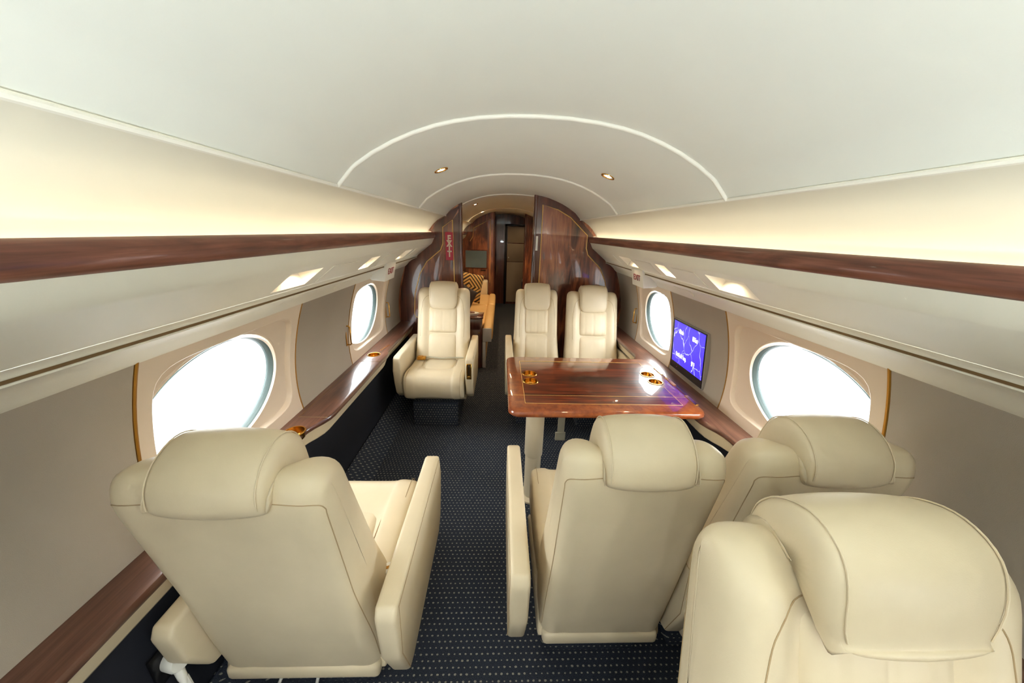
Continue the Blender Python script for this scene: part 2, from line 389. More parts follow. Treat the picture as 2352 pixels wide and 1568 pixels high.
SIDE = {-1: 'left', 1: 'right'}
READ = {-1: [(1.13, 1.335), (1.84, 1.98), (2.50, 2.70)], 1: [(1.22, 1.47), (1.86, 1.98), (2.39, 2.61)]}
FLUSH = {-1: [(1.42, 1.70), (2.10, 2.34), (2.80, 2.86)], 1: [(1.56, 1.78), (2.05, 2.28), (2.76, 2.82)]}
SLOT = {-1: (1.79, 1.99), 1: (1.85, 2.04)}
WIN = {-1: [(.815, 1.555), (2.15, 2.88)], 1: [(.868, 1.612), (2.19, 2.82)]}
WC = {-1: [1.135, 2.43], 1: [1.175, 2.42]}
AFTWIN = [(-.90, -.16), (-2.24, -1.50), (-3.58, -2.84)]
walls = {}
def upt(s, y, t, off=0):
    """point on the flat underside of the service panel; off = along the normal out of the cabin"""
    p = PU0.lerp(PU1, t); d = (PU1-PU0).normalized(); n = Vector((-d.y, d.x))
    if n.y < 0: n = -n
    p = p+n*off
    return Vector((s*p.x, y, p.y))
for s in (-1, 1):
    side = SIDE[s]
    w = walls[s] = empty('wall_'+side, kind='structure', label='taupe suede cabin sidewall, %s side' % ('left' if s < 0 else 'right'))
    # polished wood rail that hides the cove lamps
    rail = sweep_y('trim_1' if s < 0 else 'trim_2', [(s*x, z) for x, z in [(.732, 1.449), (.724, 1.448), (.714, 1.455), (.710, 1.468), (.711, 1.484), (.717, 1.496), (.724, 1.502), (.732, 1.502)]], [YA, 0, 1.6, Y_BULK, 5, YB], M_RAIL, closed=True, angle=50, kind='structure', label='polished walnut rail along the %s wall' % side)
    mesh('cavity_floor', [(s*.725, YA, 1.4495), (s*.80, YA, 1.4495), (s*.80, YB, 1.4495), (s*.725, YB, 1.4495)], [(0, 1, 2, 3)], M_COVE, w, smooth=False)
    # service panel: front face
    sweep_y('service_front', [(s*x, z) for x, z in PSU_F], [YA, 0, Y_BULK, YB], M_PSU, w, angle=22)
    # underside with real openings
    cuts = READ[s]; ys = [YA]+[q for c in cuts for q in c]+[YB]; ts = [0, .14, .86, 1]
    vs = [upt(s, y, t) for y in ys for t in ts]; fs = []
    for i in range(len(ys)-1):
        for j in range(3):
            if i % 2 == 1 and j == 1: continue
            a = i*4+j; fs.append((a, a+1, a+5, a+4))
    mesh('service_underside', vs, fs, M_PSU, w, smooth=False)
    sweep_y('service_lip', [(s*x, z) for x, z in [(.8715, 1.3005), (.878, 1.2952), (.8835, 1.289), (.8860, 1.284), (.8865, 1.281), (.889, 1.2805)]], [YA, 0, Y_BULK, YB], M_PSU, w, angle=80)
    sweep_y('channel', [(s*.8885, 1.282), (s*.8895, 1.276), (s*.8905, 1.270)], [YA, YB], M_DARKLINE, w)
    sweep_y('service_lower_strip', [(s*x, z) for x, z in STRIPP], [YA, 0, Y_BULK, YB], M_PSU, w, angle=60)
    mesh('gap_seal', [(s*1.004, YA, 1.188), (s*1.06, YA, 1.20), (s*1.06, YB, 1.20), (s*1.004, YB, 1.188)], [(0, 1, 2, 3)], M_DARKLINE, w, smooth=False)
    for (a, b) in FLUSH[s]:
        mesh('flush_panel', [upt(s, y, t, -.0025) for y, t in ((a, .16), (b, .16), (b, .9), (a, .9))]+[upt(s, y, t, 0.0005) for y, t in ((a, .16), (b, .16), (b, .9), (a, .9))],
             [(0, 1, 2, 3), (4, 5, 6, 7), (0, 1, 5, 4), (1, 2, 6, 5), (2, 3, 7, 6), (3, 0, 4, 7)], M_PSU, w, smooth=False)
    a, b = SLOT[s]
    P = [(.945, 1.248), (.972, 1.219)]
    mesh('air_slot', [(s*(x-o), y, z-o) for o in (.005, -.001) for (x, z) in P for y in (a, b)], [(0, 1, 3, 2), (4, 5, 7, 6), (0, 1, 5, 4), (2, 3, 7, 6), (0, 2, 6, 4), (1, 3, 7, 5)], M_PSU, w, smooth=False)

# ------------------------------------------------------------------ windows and wall panels
def wall_grid(name, s, y0, y1, mat, parent, z0=.640, z1=Z_D+.003, off=0, n=10, thick=.004):
    zs = [lerp(z0, z1, i/n) for i in range(n+1)]
    P = []
    for y in (y0, y1):
        P.append([(s*(wx(z)+off), y, z) for z in zs])
    # slight rounded-in edges
    rings = [[(p[0]+s*thick, p[1], p[2]) for p in P[0]], [(p[0], p[1]+thick*.6, p[2]) for p in P[0]], [(p[0], p[1]-thick*.6, p[2]) for p in P[1]], [(p[0]+s*thick, p[1], p[2]) for p in P[1]]]
    vs, fs = loft(rings, False, False)
    return mesh(name, vs, fs, mat, parent, angle=50)
def rrect(hy, hz, r, n):
    """n points by angle on a rounded rectangle"""
    out = []
    for i in range(n):
        a = 2*math.pi*i/n; c, d = math.cos(a), math.sin(a)
        k = 7
        q = (abs(c)/hy)**k+(abs(d)/hz)**k; rr = q**(-1/k)
        out.append((rr*c, rr*d))
    return out
def rect_by_angle(y0, y1, z0, z1, yc, zc, n):
    out = []
    for i in range(n):
        a = 2*math.pi*i/n; c, d = math.cos(a), math.sin(a); t = 1e9
        if c > 1e-9: t = min(t, (y1-yc)/c)
        if c < -1e-9: t = min(t, (y0-yc)/c)
        if d > 1e-9: t = min(t, (z1-zc)/d)
        if d < -1e-9: t = min(t, (z0-zc)/d)
        out.append((t*c, t*d))
    # pull the nearest sample onto each corner
    for (Y, Z) in ((y0, z0), (y0, z1), (y1, z0), (y1, z1)):
        a = math.atan2(Z-zc, Y-yc) % (2*math.pi); out[round(a/(2*math.pi)*n) % n] = (Y-yc, Z-zc)
    return out
wcount = [0]
def window(s, y0, y1, yc, label):
    wcount[0] += 1
    root = empty('window_%d' % wcount[0], (0, 0, 0), kind='structure', label=label)
    zc, n = .935, 96
    ry, rz = .300, .205
    def ring(pts, off):
        return [Vector((s*(wx(min(1.2, max(.63, zc+dz)))), yc+dy, zc+dz))+Vector((s*wn(zc+dz).x, 0, wn(zc+dz).z))*off for dy, dz in pts]
    ell = lambda k, e=0: [((ry*k+e)*math.cos(2*math.pi*i/n), (rz*k+e)*math.sin(2*math.pi*i/n)) for i in range(n)]
    hy, hz = (y1-y0)/2-.045, .225
    cy = (y0+y1)/2-yc
    rr = lambda k: [(cy+a*1, b-.006) for a, b in rrect(hy-k, hz-k, .05, n)]
    rings = [ring(rect_by_angle(y0, y1, .640, Z_D+.003, yc, zc, n), .003), ring([(p[0]*.985, p[1]*.985) for p in rect_by_angle(y0, y1, .640, Z_D+.003, yc, zc, n)], -.001),
             ring(rr(0), -.001), ring(rr(.003), .001), ring(rr(.012), .017), ring(rr(.017), .0185), ring(ell(1, .014), .0185), ring(ell(1, .010), .0165), ring(ell(1, .004), .0175), ring(ell(1), .024)]
    vs, fs = loft(rings, True, False)
    mesh('surround', vs, fs, M_SURR, root, angle=24)
    # reveal: straight out through the lining
    base = ell(1)
    def rv(k, dx, dz=0): return [Vector((s*(wx(zc+q[1])+dx), yc+q[0]*k, zc+q[1]*k+dz)) for q in base]
    vs, fs = loft([rv(1, .016), rv(.985, .024)], True, False); mesh('reveal_lip', vs, fs, M_SURR, root)
    vs, fs = loft([rv(.99, .023), rv(.972, .030), rv(.982, .032), rv(.966, .040), rv(.975, .042), rv(.96, .052)], True, False); mesh('reveal', vs, fs, M_REVEAL, root, angle=25)
    cvs = rv(.97, .046); c = Vector((s*(wx(zc)+.046), yc, zc))
    pane = mesh('pane', cvs+[c], [(i, (i+1) % n, n) for i in range(n)], M_GLASS, root)
    if pane.data.polygons[0].normal.x*s > 0: pane.data.flip_normals()
    # portal-sized daylight sampling opening at the pane
    po = lamp('window_portal', 'AREA', (s*(wx(zc)+.10), yc, zc), 1, (1, 1, 1), root, direction=(-s, 0, 0), shape='RECTANGLE', size=.66, size_y=.48)
    po.data.cycles.is_portal = True
    return root
for s in (-1, 1):
    w = walls[s]; side = SIDE[s]
    for i, ((a, b), c) in enumerate(zip(WIN[s], WC[s])):
        window(s, a, b, c, '%s oval cabin window on the %s wall' % (['nearer', 'farther'][i], side))
    for i, (a, b) in enumerate(AFTWIN):
        window(s, a, b, (a+b)/2, '%s oval cabin window behind the camera on the %s wall' % (['first', 'second', 'third'][i], side))
    g = .004
    E = sorted([(a, b) for a, b in WIN[s]+AFTWIN])
    spans = [(YA, E[0][0])]+[(E[i][1], E[i+1][0]) for i in range(len(E)-1)]+[(E[-1][1], Y_BULK+.02), (Y_BULK+.02, 4.6), (4.6, 6.0), (6.0, YB)]
    for a, b in spans:
        wall_grid('wall_panel', s, a+g, b-g, M_SUEDE, w)
    # dark backing behind the panel joints so no daylight leaks, then the gold edges
    for a, b in E:
        for q in (a, b):
            wall_grid('joint_backing', s, q-.03, q+.03, M_DARKLINE, w, off=.012)
    for a, b in WIN[s]:
        for q in (a, b):
            mat = M_GOLDTRIM
            tube('gold_edge', [(s*(wx(z)-.000), q, z) for z in np.linspace(.65, Z_D, 14)], .0022 if q != a or s*q < -1 or q > 1 else .0042, mat, w, n=6)

# ------------------------------------------------------------------ ledges, kick panels, floor coves
def ledge_edge(y):
    return interp(y, [(YA, .967), (1.33, .967), (1.37, .963), (1.41, .950), (1.45, .930), (1.49, .916), (1.53, .911), (2.34, .909), (2.39, .913), (2.42, .932), (2.45, .938), (YB, .94)])
YL = [YA, 0, .7, 1.2, 1.33, 1.37, 1.41, 1.45, 1.49, 1.53, 1.8, 2.1, 2.34, 2.39, 2.42, 2.45, 2.8, Y_BULK, 4.5, YB]
for s in (-1, 1):
    side = SIDE[s]
    led = empty('trim_3' if s < 0 else 'trim_4', kind='structure', label='wood side ledge with cream edge along the %s wall' % side)
    prof = lambda e: [(1.10, .655), (e+.016, .655), (e+.006, .652), (e+.001, .645), (e, .637), (e+.003, .629), (e+.010, .625), (1.10, .625)]
    vs, fs = loft([[(s*x, y, z) for x, z in prof(ledge_edge(y))] for y in YL])
    top = mesh('wood_top', vs, fs, M_LEDGE, led, angle=40)
    if s < 0:
        cc = []
        for y in (1.345, 2.335):
            c = revolve('cutter', [(.0, -.06), (.040, -.06), (.040, .05), (.0, .05)], (s*1.005, y, .655), None, n=32); cc.append(c)
        cut(top, cc)
        for y in (1.345, 2.335):
            h = revolve('cup_holder', [(.0385, .001), (.0385, -.028), (.034, -.034), (0, -.034)], (s*1.005, y, .655), M_GOLD, led, n=32)
            revolve('rim', [(.0385, .0005), (.039, .003), (.043, .0035), (.045, .0005)], (s*1.005, y, .655), M_GOLD, h, n=32)
        # fold-away table lid in the wide part of the ledge
        e = .920
        L = [(-1.055, 1.47, 0), (-1.055, 2.20, 0), (-e, 2.20, 0), (-e, 1.47, 0)]
        for (p, q) in ((0, 1), (1, 2), (3, 0)):
            a, b = L[p], L[q]
            tube('lid_joint', [(a[0], a[1], .6552), (b[0], b[1], .6552)], .0014, M_DARKLINE, led, n=6)
        for i in range(7):
            box('brass_letter', -.992+i*.004, -.984+i*.004, 2.43+i*.020, 2.441+i*.020, .655, .6565, M_GOLD, led, bev=.0004, seg=1)
    sk = [(.002, .626), (.012, .60), (.030, .553)]
    vs, fs = loft([[(s*(ledge_edge(y)+.012+dx), y, z) for dx, z in sk] for y in YL], False, False)
    mesh('cream_skirt', vs, fs, M_LEATHER, led, angle=60)
    vs, fs = loft([[(s*(ledge_edge(y)+.040), y, .556), (s*1.06, y, .556)] for y in YL], False, False); mesh('skirt_underside', vs, fs, M_NAVY, led, smooth=False)
    sweep_y('kick_panel', [(s*1.02, .575), (s*1.02, .40), (s*1.01, .25), (s*.995, .12), (s*.99, .02)], [YA, YB], M_NAVY, walls[s], angle=70)
    pr = [(.998, .150), (.988, .158), (.972, .150), (.945, .105), (.915, .05), (.895, .012), (.888, -.002)]
    sweep_y('carpet_cove', [(s*x, z) for x, z in pr], [YA, YB], M_CARPET, walls[s], angle=60)

# ------------------------------------------------------------------ bulkheads
def half_outline(s, e):
    """outline of the cabin section from the floor up the wall and over to x = e (aisle edge), grown a little into the lining"""
    g = .006
    pts = [(.89, 0), (1.0, .14), (1.03, .3), (1.03, .60)]+[(wx(z)+g, z) for z in np.linspace(.62, 1.18, 9)]
    pts += [(1.0, 1.195), (.96, 1.24), (.90, 1.295), (.77, 1.395), (.735, 1.44), (.735, 1.50), (.775, 1.515)]+[(x+g, z+g) for x, z in COVEP[::-1][3:]]
    tops = [(x, z+.004) for x, z in CEILP[::-1] if x > e+.005]
    pts += tops+[(e, interp(e, CEILP)+.004), (e, 0)]
    return [(s*x, z) for x, z in pts]
def bulkhead(name, s, e, y, th, label, inlay):
    root = empty(name, (0, 0, 0), kind='structure', label=label)
    prism('panel', half_outline(s, e+.012), 'y', y, y+th, M_BURL, root)
    zt = interp(e, CEILP)+.002
    # bullnose post on the aisle edge
    pr = [(e+.028, y-.004), (e+.010, y-.008), (e, y-.002), (e-.004, y+th/2), (e, y+th+.002), (e+.010, y+th+.008), (e+.028, y+th+.004)]
    vs, fs = loft([[(s*a, b, 0.0) for a, b in pr], [(s*a, b, zt) for a, b in pr]]); mesh('edge_post', vs, fs, M_VENEER, root, angle=50)
    # darker border band with its brass inlay
    for k, L in enumerate(inlay):
        tube('inlay_line', [(s*a, y-.0012, z) for a, z in L], .0042, M_INLAY, root, n=6)
    return root
bl = bulkhead('wall_front_left', -1, .467, Y_BULK, .045, 'flame mahogany bulkhead behind the far left seat',
    [[(.545, .30), (.545, 1.0), (.552, 1.612), (.642, 1.546), (.645, 1.40), (.668, 1.345), (.80, 1.235), (.87, 1.12), (.925, .93), (.94, .74), (.93, .70), (.6, .70)]])
br = bulkhead('wall_front_right', 1, .185, Y_BULK, .045, 'flame mahogany bulkhead behind the far right seats',
    [[(.262, .30), (.262, 1.0), (.262, 1.765), (.40, 1.728), (.52, 1.665), (.61, 1.585), (.690, 1.513), (.690, 1.40), (.71, 1.34), (.84, 1.22), (.90, 1.10), (.945, .94), (.95, .80)]])
# border bands of plain veneer, a shade darker than the flame panels (real strips laid on the panel)
def band(root, s, outer, inner, y):
    n = len(outer)
    vs = [(s*x, y-.001, z) for x, z in outer]+[(s*x, y-.001, z) for x, z in inner]
    mesh('border_band', vs, [(i, i+1, n+i+1, n+i) for i in range(n-1)], M_VENEER, root, smooth=False)
band(bl, -1, [(.478, 1.74), (.56, 1.695), (.612, 1.645), (.69, 1.595), (.745, 1.515), (.745, 1.45), (.775, 1.38), (.90, 1.285), (1.0, 1.19), (1.05, 1.0), (1.075, .85), (1.075, .62)],
     [(.552, 1.612), (.552, 1.612), (.60, 1.577), (.642, 1.546), (.645, 1.47), (.645, 1.40), (.668, 1.345), (.80, 1.235), (.87, 1.12), (.925, .93), (.94, .74), (.93, .62)], Y_BULK)
band(br, 1, [(.197, 1.845), (.31, 1.822), (.436, 1.776), (.56, 1.70), (.612, 1.645), (.745, 1.515), (.745, 1.45), (.775, 1.38), (.90, 1.285), (1.0, 1.19), (1.05, 1.0), (1.07, .80)],
     [(.262, 1.765), (.33, 1.750), (.40, 1.728), (.52, 1.665), (.61, 1.585), (.690, 1.513), (.690, 1.40), (.71, 1.34), (.84, 1.22), (.90, 1.10), (.945, .94), (.95, .80)], Y_BULK)
mesh('border_band', [(-.478, Y_BULK-.001, 1.70), (-.478, Y_BULK-.001, .3), (-.545, Y_BULK-.001, .3), (-.552, Y_BULK-.001, 1.612)], [(0, 1, 2, 3)], M_VENEER, bl, smooth=False)
mesh('border_band', [(.197, Y_BULK-.001, 1.845), (.197, Y_BULK-.001, .3), (.262, Y_BULK-.001, .3), (.262, Y_BULK-.001, 1.765)], [(0, 1, 2, 3)], M_VENEER, br, smooth=False)
# red upright EXIT sign
sg = empty('exit_sign', (-.585, Y_BULK-.003, 1.38), label='upright red EXIT sign on the left bulkhead', cat='sign')
from_bm('plate', box_bm(-.035, .035, -.004, .0, -.125, .125, .001, 1), M_RED, sg)
for i, ch in enumerate('EXIT'):
    text('letter', ch, .075, M_CREAMTXT, sg, frame((0, -.0045, .068-i*.046), (1, 0, 0), (0, 0, 1)), bold=.003, sx=.85)
pl = box('strike_plate', .212, .232, Y_BULK-.0045, Y_BULK-.0005, 1.365, 1.495, M_WHITE, None, bev=.001, label='narrow white plate beside the right bulkhead edge', cat='plate')
# aft end of the cabin, behind the camera
mesh('wall_back', [(-1.2, YA, -.02), (1.2, YA, -.02), (1.2, YA, 1.95), (-1.2, YA, 1.95)], [(0, 1, 2, 3)], M_PSU, smooth=False, kind='structure', label='cream aft bulkhead behind the camera')

# ------------------------------------------------------------------ lamps
for s in (-1, 1):
    side = SIDE[s]
    for i, (p, q) in enumerate(([YA+.05, .26], [.28, Y_BULK-.02], [Y_BULK+.07, 6.22])):
        root = empty('cove_lamp', (s*.757, (p+q)/2, 1.452), label=['cool white cove lamp strip behind the %s rail, aft of the camera', 'warm cove lamp strip behind the %s walnut rail, near cabin', 'warm cove lamp strip behind the %s walnut rail, far cabin'][i] % side, cat='light', group='cove lamp strips')
        h = (q-p)/2
        from_bm('tray', box_bm(-.010, .010, -h, h, -.001, .003, .0005, 1), M_WHITE, root)
        mesh('tube', [(-.008, -h, .0045), (.008, -h, .0045), (.008, h, .0045), (-.008, h, .0045)], [(0, 1, 2, 3)], M_STRIP if i else M_STRIP_AFT, root, smooth=False)
    for i, (y0, y1) in enumerate(READ[s]):
        c = upt(s, (y0+y1)/2, .5); n = (upt(s, 0, .5, 1)-upt(s, 0, .5)).normalized()
        root = empty('reading_light', c, label='recessed reading light in the %s service panel, %s' % (side, ['nearest the camera', 'middle one', 'nearest the bulkhead'][i]), cat='light', group='recessed reading lights')
        L = lambda y, t, o: upt(s, y, t, o)-c
        q0 = [L(y, t, 0) for y, t in ((y0, .14), (y1, .14), (y1, .86), (y0, .86))]
        g = .028
        q1 = [L(y, t, .040) for y, t in ((y0+g*.4, .20), (y1-g*.4, .20), (y1-g*.4, .74), (y0+g*.4, .74))]
        mesh('pocket', q0+q1, [(0, 1, 5, 4), (1, 2, 6, 5), (2, 3, 7, 6), (3, 0, 4, 7), (4, 5, 6, 7)], M_POCKET, root, smooth=False)
        for k, yy in enumerate([lerp(y0, y1, .30), lerp(y0, y1, .66)] if i == 0 else [lerp(y0, y1, .4)]):
            lc = L(yy, .40, .037)
            revolve('bezel', [(.020, -.004), (.021, 0), (.016, .0), (.015, .004)], lc, M_GOLD, root, n=20, axis=n)
            if not (i == 0 and k == 0): disc('bulb', lc+n*.0005, .014, M_BULB, root, axis=n, n=20)
            else: disc('lens', lc+n*.0005, .014, M_BLACK, root, axis=n, n=20)
        lamp('glow', 'SPOT', lc-n*.006, READ_W if i < 2 else READ_W*.35, WARM, root, direction=(-s*.15, 0, -1), spot_size=2.6, spot_blend=.6, shadow_soft_size=.012)
dl = [(s*.395, y) for y in (1.775, 3.95, 5.4, 6.9, -1.0, -2.3, -3.5) for s in (-1, 1)]  # first pair belongs to the cabin; all others added to brighten it
for i, (x, y) in enumerate(dl):
    z = interp(abs(x), CEILP); sgn = 1 if x > 0 else -1
    n = Vector((sgn*.36, 0, 1)).normalized()
    where = ['in the ceiling panel before the far bulkhead', 'in the far cabin ceiling', 'in the far cabin ceiling, forward', 'in the ceiling before the far door', 'in the ceiling just behind the camera', 'in the aft ceiling behind the camera', 'in the ceiling by the aft bulkhead'][i//2]
    root = empty('downlight', (x, y, z), label='gold ringed downlight %s, %s side' % (where, 'right' if x > 0 else 'left'), cat='light', group='gold ceiling downlights')
    revolve('ring', [(.034, -.0005), (.033, -.004), (.027, -.004), (.024, .004), (.020, .004)], (0, 0, 0), M_GOLD, root, n=28, axis=n)
    disc('bulb', -n*.0012, .017, M_BULB, root, axis=n, n=22)
    if i >= 8: e = AFT_FILL_W
    else: e = DOWN_W if i < 2 else (14.0 if i < 6 else 3.0)
    lamp('glow', 'SPOT', -n*.012, e, WARM if i < 8 else (.97, .99, 1), root, direction=(-sgn*.12, 0, -1), spot_size=2.8, spot_blend=.7, shadow_soft_size=.03)

# ------------------------------------------------------------------ EXIT boxes on the service strips
for s in (-1, 1):
    root = empty('exit_sign', (0, 0, 0), label='small white EXIT box above the far %s window' % SIDE[s], cat='sign', group='white exit boxes')
    y0, y1 = (2.36, 2.57)
    A = [(.868, 1.300), (.893, 1.176), (.985, 1.186), (1.0, 1.21), (.90, 1.305)]      # wedge section: lettered face to the aisle
    prism('housing', [(s*x, z) for x, z in A], 'y', y0, y1, M_WHITE, root, bev=.004, seg=2)
    fx = Vector((s*.8795, (y0+y1)/2, 1.238)); uz = Vector((s*(.868-.893), 0, 1.300-1.176)).normalized()
    nn = Vector((-s*uz.z, 0, s*uz.x))
    text('lettering', 'EXIT', .060, M_REDTEXT, root, frame(fx+nn*.0006, (0, -s*1.0, 0), uz), sx=1.05)

# ------------------------------------------------------------------ window shade handles
for s, y, z in ((-1, 2.115, .865), (-1, 2.905, .855), (1, 2.86, .865)):
    root = empty('shade_handle', (s*wx(z), y, z), label={(-1, 2.115): 'gold shade handle before the far left window', (-1, 2.905): 'gold shade handle beyond the far left window', (1, 2.86): 'gold shade handle beyond the far right window'}[(s, y)], cat='handle', group='gold window shade handles')
    d = .028; h = .062; dr = 1 if y < 2.5 else -1
    P = [(0, 0, h), (-s*d*.8, 0, h), (-s*d, 0, h*.9), (-s*d, 0, -h*.9), (-s*d*.8, 0, -h), (0, 0, -h)]
    lean = -.08*0
    tube('grip', [(p[0], p[1], p[2]) for p in P], .0042, M_GOLD, root, n=8)
    from_bm('back_plate', box_bm(-.002, .003, -.006, .006, -h-.008, h+.008, .001, 1), M_GOLDTRIM, root)

# ------------------------------------------------------------------ seats
def smooth(t): t = max(0, min(1, t)); return t*t*(3-2*t)
def catmull(P, k, closed=False):
    P = [Vector(p) for p in P]; n = len(P); out = []
    for i in range(n if closed else n-1):
        if closed: a, b, c, d = P[i-1], P[i], P[(i+1) % n], P[(i+2) % n]
        else: a, b, c, d = P[max(i-1, 0)], P[i], P[i+1], P[min(i+2, n-1)]
        for j in range(k):
            t = j/k
            out.append(.5*((2*b)+(c-a)*t+(2*a-5*b+4*c-d)*t*t+(3*b-a-3*c+d)*t**3))
    if not closed: out.append(P[-1])
    return out
def offset_loop(P, d):
    """closed 2-D loop moved inward by d"""
    n = len(P); A = sum(P[i].x*P[(i+1) % n].y-P[(i+1) % n].x*P[i].y for i in range(n)); s_ = 1 if A > 0 else -1
    out = []
    for i in range(n):
        t = (P[(i+1) % n]-P[i-1]).normalized(); out.append(P[i]+Vector((-t.y, t.x))*d*s_)
    return out
from mathutils.bvhtree import BVHTree
def surface(o):
    dg = bpy.context.evaluated_depsgraph_get(); return BVHTree.FromObject(o, dg)
def onto(bvh, pts, d, lift=.0004):
    d = Vector(d); out = []
    for p in pts:
        p = Vector(p); h = bvh.ray_cast(p-d*.5, d, 1.5)
        if h[0] is not None: out.append(h[0]+h[1]*lift)
    return out
def make_seat(name, loc, rz, label, hwt=.2275, hwb=.240, arms=(1, 1), hb=.122, raise_h=0, gold=False, belt=0, arm_off=None, fb=0, low=0):
    root = empty(name, loc, rz, label=label, cat='seat', group='cream leather cabin seats')
    vr = lambda z: lerp(-.585, -.715, (z-.24)/.72)
    vf = lambda z: (-.415 if z < .45 else lerp(-.415, -.600, (z-.45)/.55))
    hw = lambda z: lerp(hwb, hwt, smooth((z-.34)/.32))
    T = 1.035+raise_h*.7; H0 = 0
    # backrest: side profile lofted across the width
    zr = [.245, .30, .40, .52, .64, .76, .86, T-.090]
    prof = [(vr(.235)+.030, .228), (vr(.24)+.006, .234)]+[(vr(z), z) for z in zr]
    prof += [(vr(T-.05)+.008, T-.048), (vr(T)+.030, T-.016), ((vr(T)+vf(T))/2, T), (vf(T)-.018, T-.014), (vf(T-.04)+.004, T-.045)]
    prof += [(vf(z)+.004, z) for z in (T-.10, .86, .76, .66, .56, .46)]+[(vf(.4)+.004, .38), (vf(.3)-.01, .29), (vf(.3)-.06, .235)]
    P = catmull([Vector(p) for p in prof], 2, True); n = len(P)
    rear = [p.x < (vr(p.y)+vf(p.y))/2 for p in P]
    rings = []
    for u, d, wing in ((-1, .052, 0), (-.990, .034, 0), (-.955, .018, .5), (-.90, .007, .8), (-.82, 0, 1), (-.70, 0, 1), (-.60, .002, .5), (-.53, .008, 0), (-.25, .008, 0), (0, .008, 0)):
        L = offset_loop(P, d); ring = []
        for q, p0, r_ in zip(L, P, rear):
            q = q.copy()
            if r_: q.x += (P[0].x-P[0].x)
            if not r_ and p0.y > .40: q.x += .020*wing
            if r_ and abs(u) < .6: q = Vector((p0.x, p0.y)) if p0.y < T-.06 else q       # flat rear panel
            ring.append((u*hw(p0.y), q.x, q.y))
        rings.append(ring)
    rings += [[(-a, b, c) for a, b, c in r] for r in rings[-2::-1]]
    vs, fs = loft(rings); bk_ = subsurf(mesh('backrest', vs, fs, M_LEATHER, root, angle=180), 1)
    M_ = root.matrix_world.copy(); bvh = surface(bk_)
    for sd in (-1, 1):
        pts = [(sd*.955*hw(z), vr(z)+.0125, z) for z in np.linspace(.27, T-.10, 14)]
        pts += [(sd*.955*hw(T), vr(T-.085)+.013, T-.085), (sd*.93*hw(T), vr(T-.07)+.009, T-.070), (sd*.87*hw(T), vr(T-.062)+.004, T-.062), (sd*.75*hw(T), vr(T-.06)+.002, T-.059), (sd*hb*.98, vr(T-.06)+.001, T-.058)]
        pts = onto(bvh, catmull(pts, 3), (0, 1, 0))
        tube('seam', pts, .0012, M_SEAM, root, n=6)
        zs = list(np.linspace(T-.21, .64, 8))
        pts = [(sd*hb*.9, 0, T-.060+H0), (sd*lerp(hb, .80*hw(T), .35), 0, T-.068+H0), (sd*lerp(hb, .80*hw(T), .75), 0, T-.098+H0), (sd*.78*hw(T), 0, T-.145)]+[(sd*.82*hw(z), 0, z) for z in zs]
        pts = onto(bvh, catmull(pts, 4), (0, -1, 0))
        if len(pts) > 3: tube('seam', pts, .0012, M_SEAM, root, n=6)
    # pads set into the front
    def pillow(nm, h, z0, z1, bulge, pleat=0):
        nu, nz = 28, 14; vs = []
        for j in range(nz+1):
            for i in range(nu+1):
                a = -1+2*i/nu; b = -1+2*j/nz
                k = max(0, (1-abs(a)**5)*(1-abs(b)**5))**.55
                z = lerp(z0, z1, (b+1)/2)
                wv = -pleat*(max(0, math.cos(a*10.5))**6)*(abs(b)**1.2+.15)*k
                vs.append((a*h, vf(z)-.016+k*(bulge+.006)+wv, z))
        fs = [(j*(nu+1)+i, j*(nu+1)+i+1, (j+1)*(nu+1)+i+1, (j+1)*(nu+1)+i) for j in range(nz) for i in range(nu)]
        return mesh(nm, vs, fs, M_LEATHER, root, angle=180)
    hp = min(.128, hwt*.56)
    pillow('lower_pad', hp, .40, .665, .026, .002)
    pillow('lumbar_pad', hp, .660, .885+fb, .034, .006)
    # headrest wrapping over the top
    H = raise_h
    hp_ = [(vf(.87)-.004, .868+fb), (vf(.88)+.020, .872+fb), (vf(.92)+.038, .905+fb*.8), (vf(.96)+.044, .96+H*.9), (vf(.99)+.042, 1.02+H), (vf(1.0)+.024, 1.064+H), (vf(1.0)-.012, 1.087+H), (vf(1.0)-.052, 1.088+H), (vr(1.0)+.026, 1.066+H), (vr(1.0)-.003, 1.030+H),
           (vr(.985)-.014, .998+H), (vr(.97)-.016, .974+H), (vr(.96)-.008, .958+H), (vr(.96)+.008, .955+H), (vr(1.0)+.032, 1.00+H), (vf(.95)-.03, .95+H), (vf(.88)-.022, .874+fb)]
    HP = catmull(hp_, 3, True); rings = []
    for u, d in ((-1, .036), (-.992, .026), (-.965, .014), (-.92, .006), (-.86, .0015), (-.6, -.004), (0, -.008), (.6, -.004), (.86, .0015), (.92, .006), (.965, .014), (.992, .026), (1, .036)):
        rings.append([(u*hb*(1-.10*smooth((.965+H-p.y)/.09)*(p.x < -.64)-.13*smooth((.945+fb-p.y)/.08)**2*(p.x > -.64)), q.x, q.y) for p, q in zip(HP, offset_loop(HP, d))])
    vs, fs = loft(rings); subsurf(mesh('headrest', vs, fs, M_LEATHER, root, angle=180), 1)
    for sd in (-1, 1):
        tube('piping', [(sd*hb*.875*(1-.10*smooth((.965+H-p.y)/.09)*(p.x < -.64)-.13*smooth((.945+fb-p.y)/.08)**2*(p.x > -.64)), q.x, q.y) for p, q in list(zip(HP, offset_loop(HP, .0012)))[9:33]], .0015, M_LEATHER, root, n=6)
    # seat cushion
    cw = hwb-.006
    cp_ = [(-.50, .27), (-.50, .43), (-.42, .452), (-.25, .455), (-.12, .470), (-.05, .470), (0, .452), (.028, .405), (.032, .345), (.016, .288), (-.020, .258), (-.10, .250)]
    Cc = Vector((-.24, .36)); rings = []
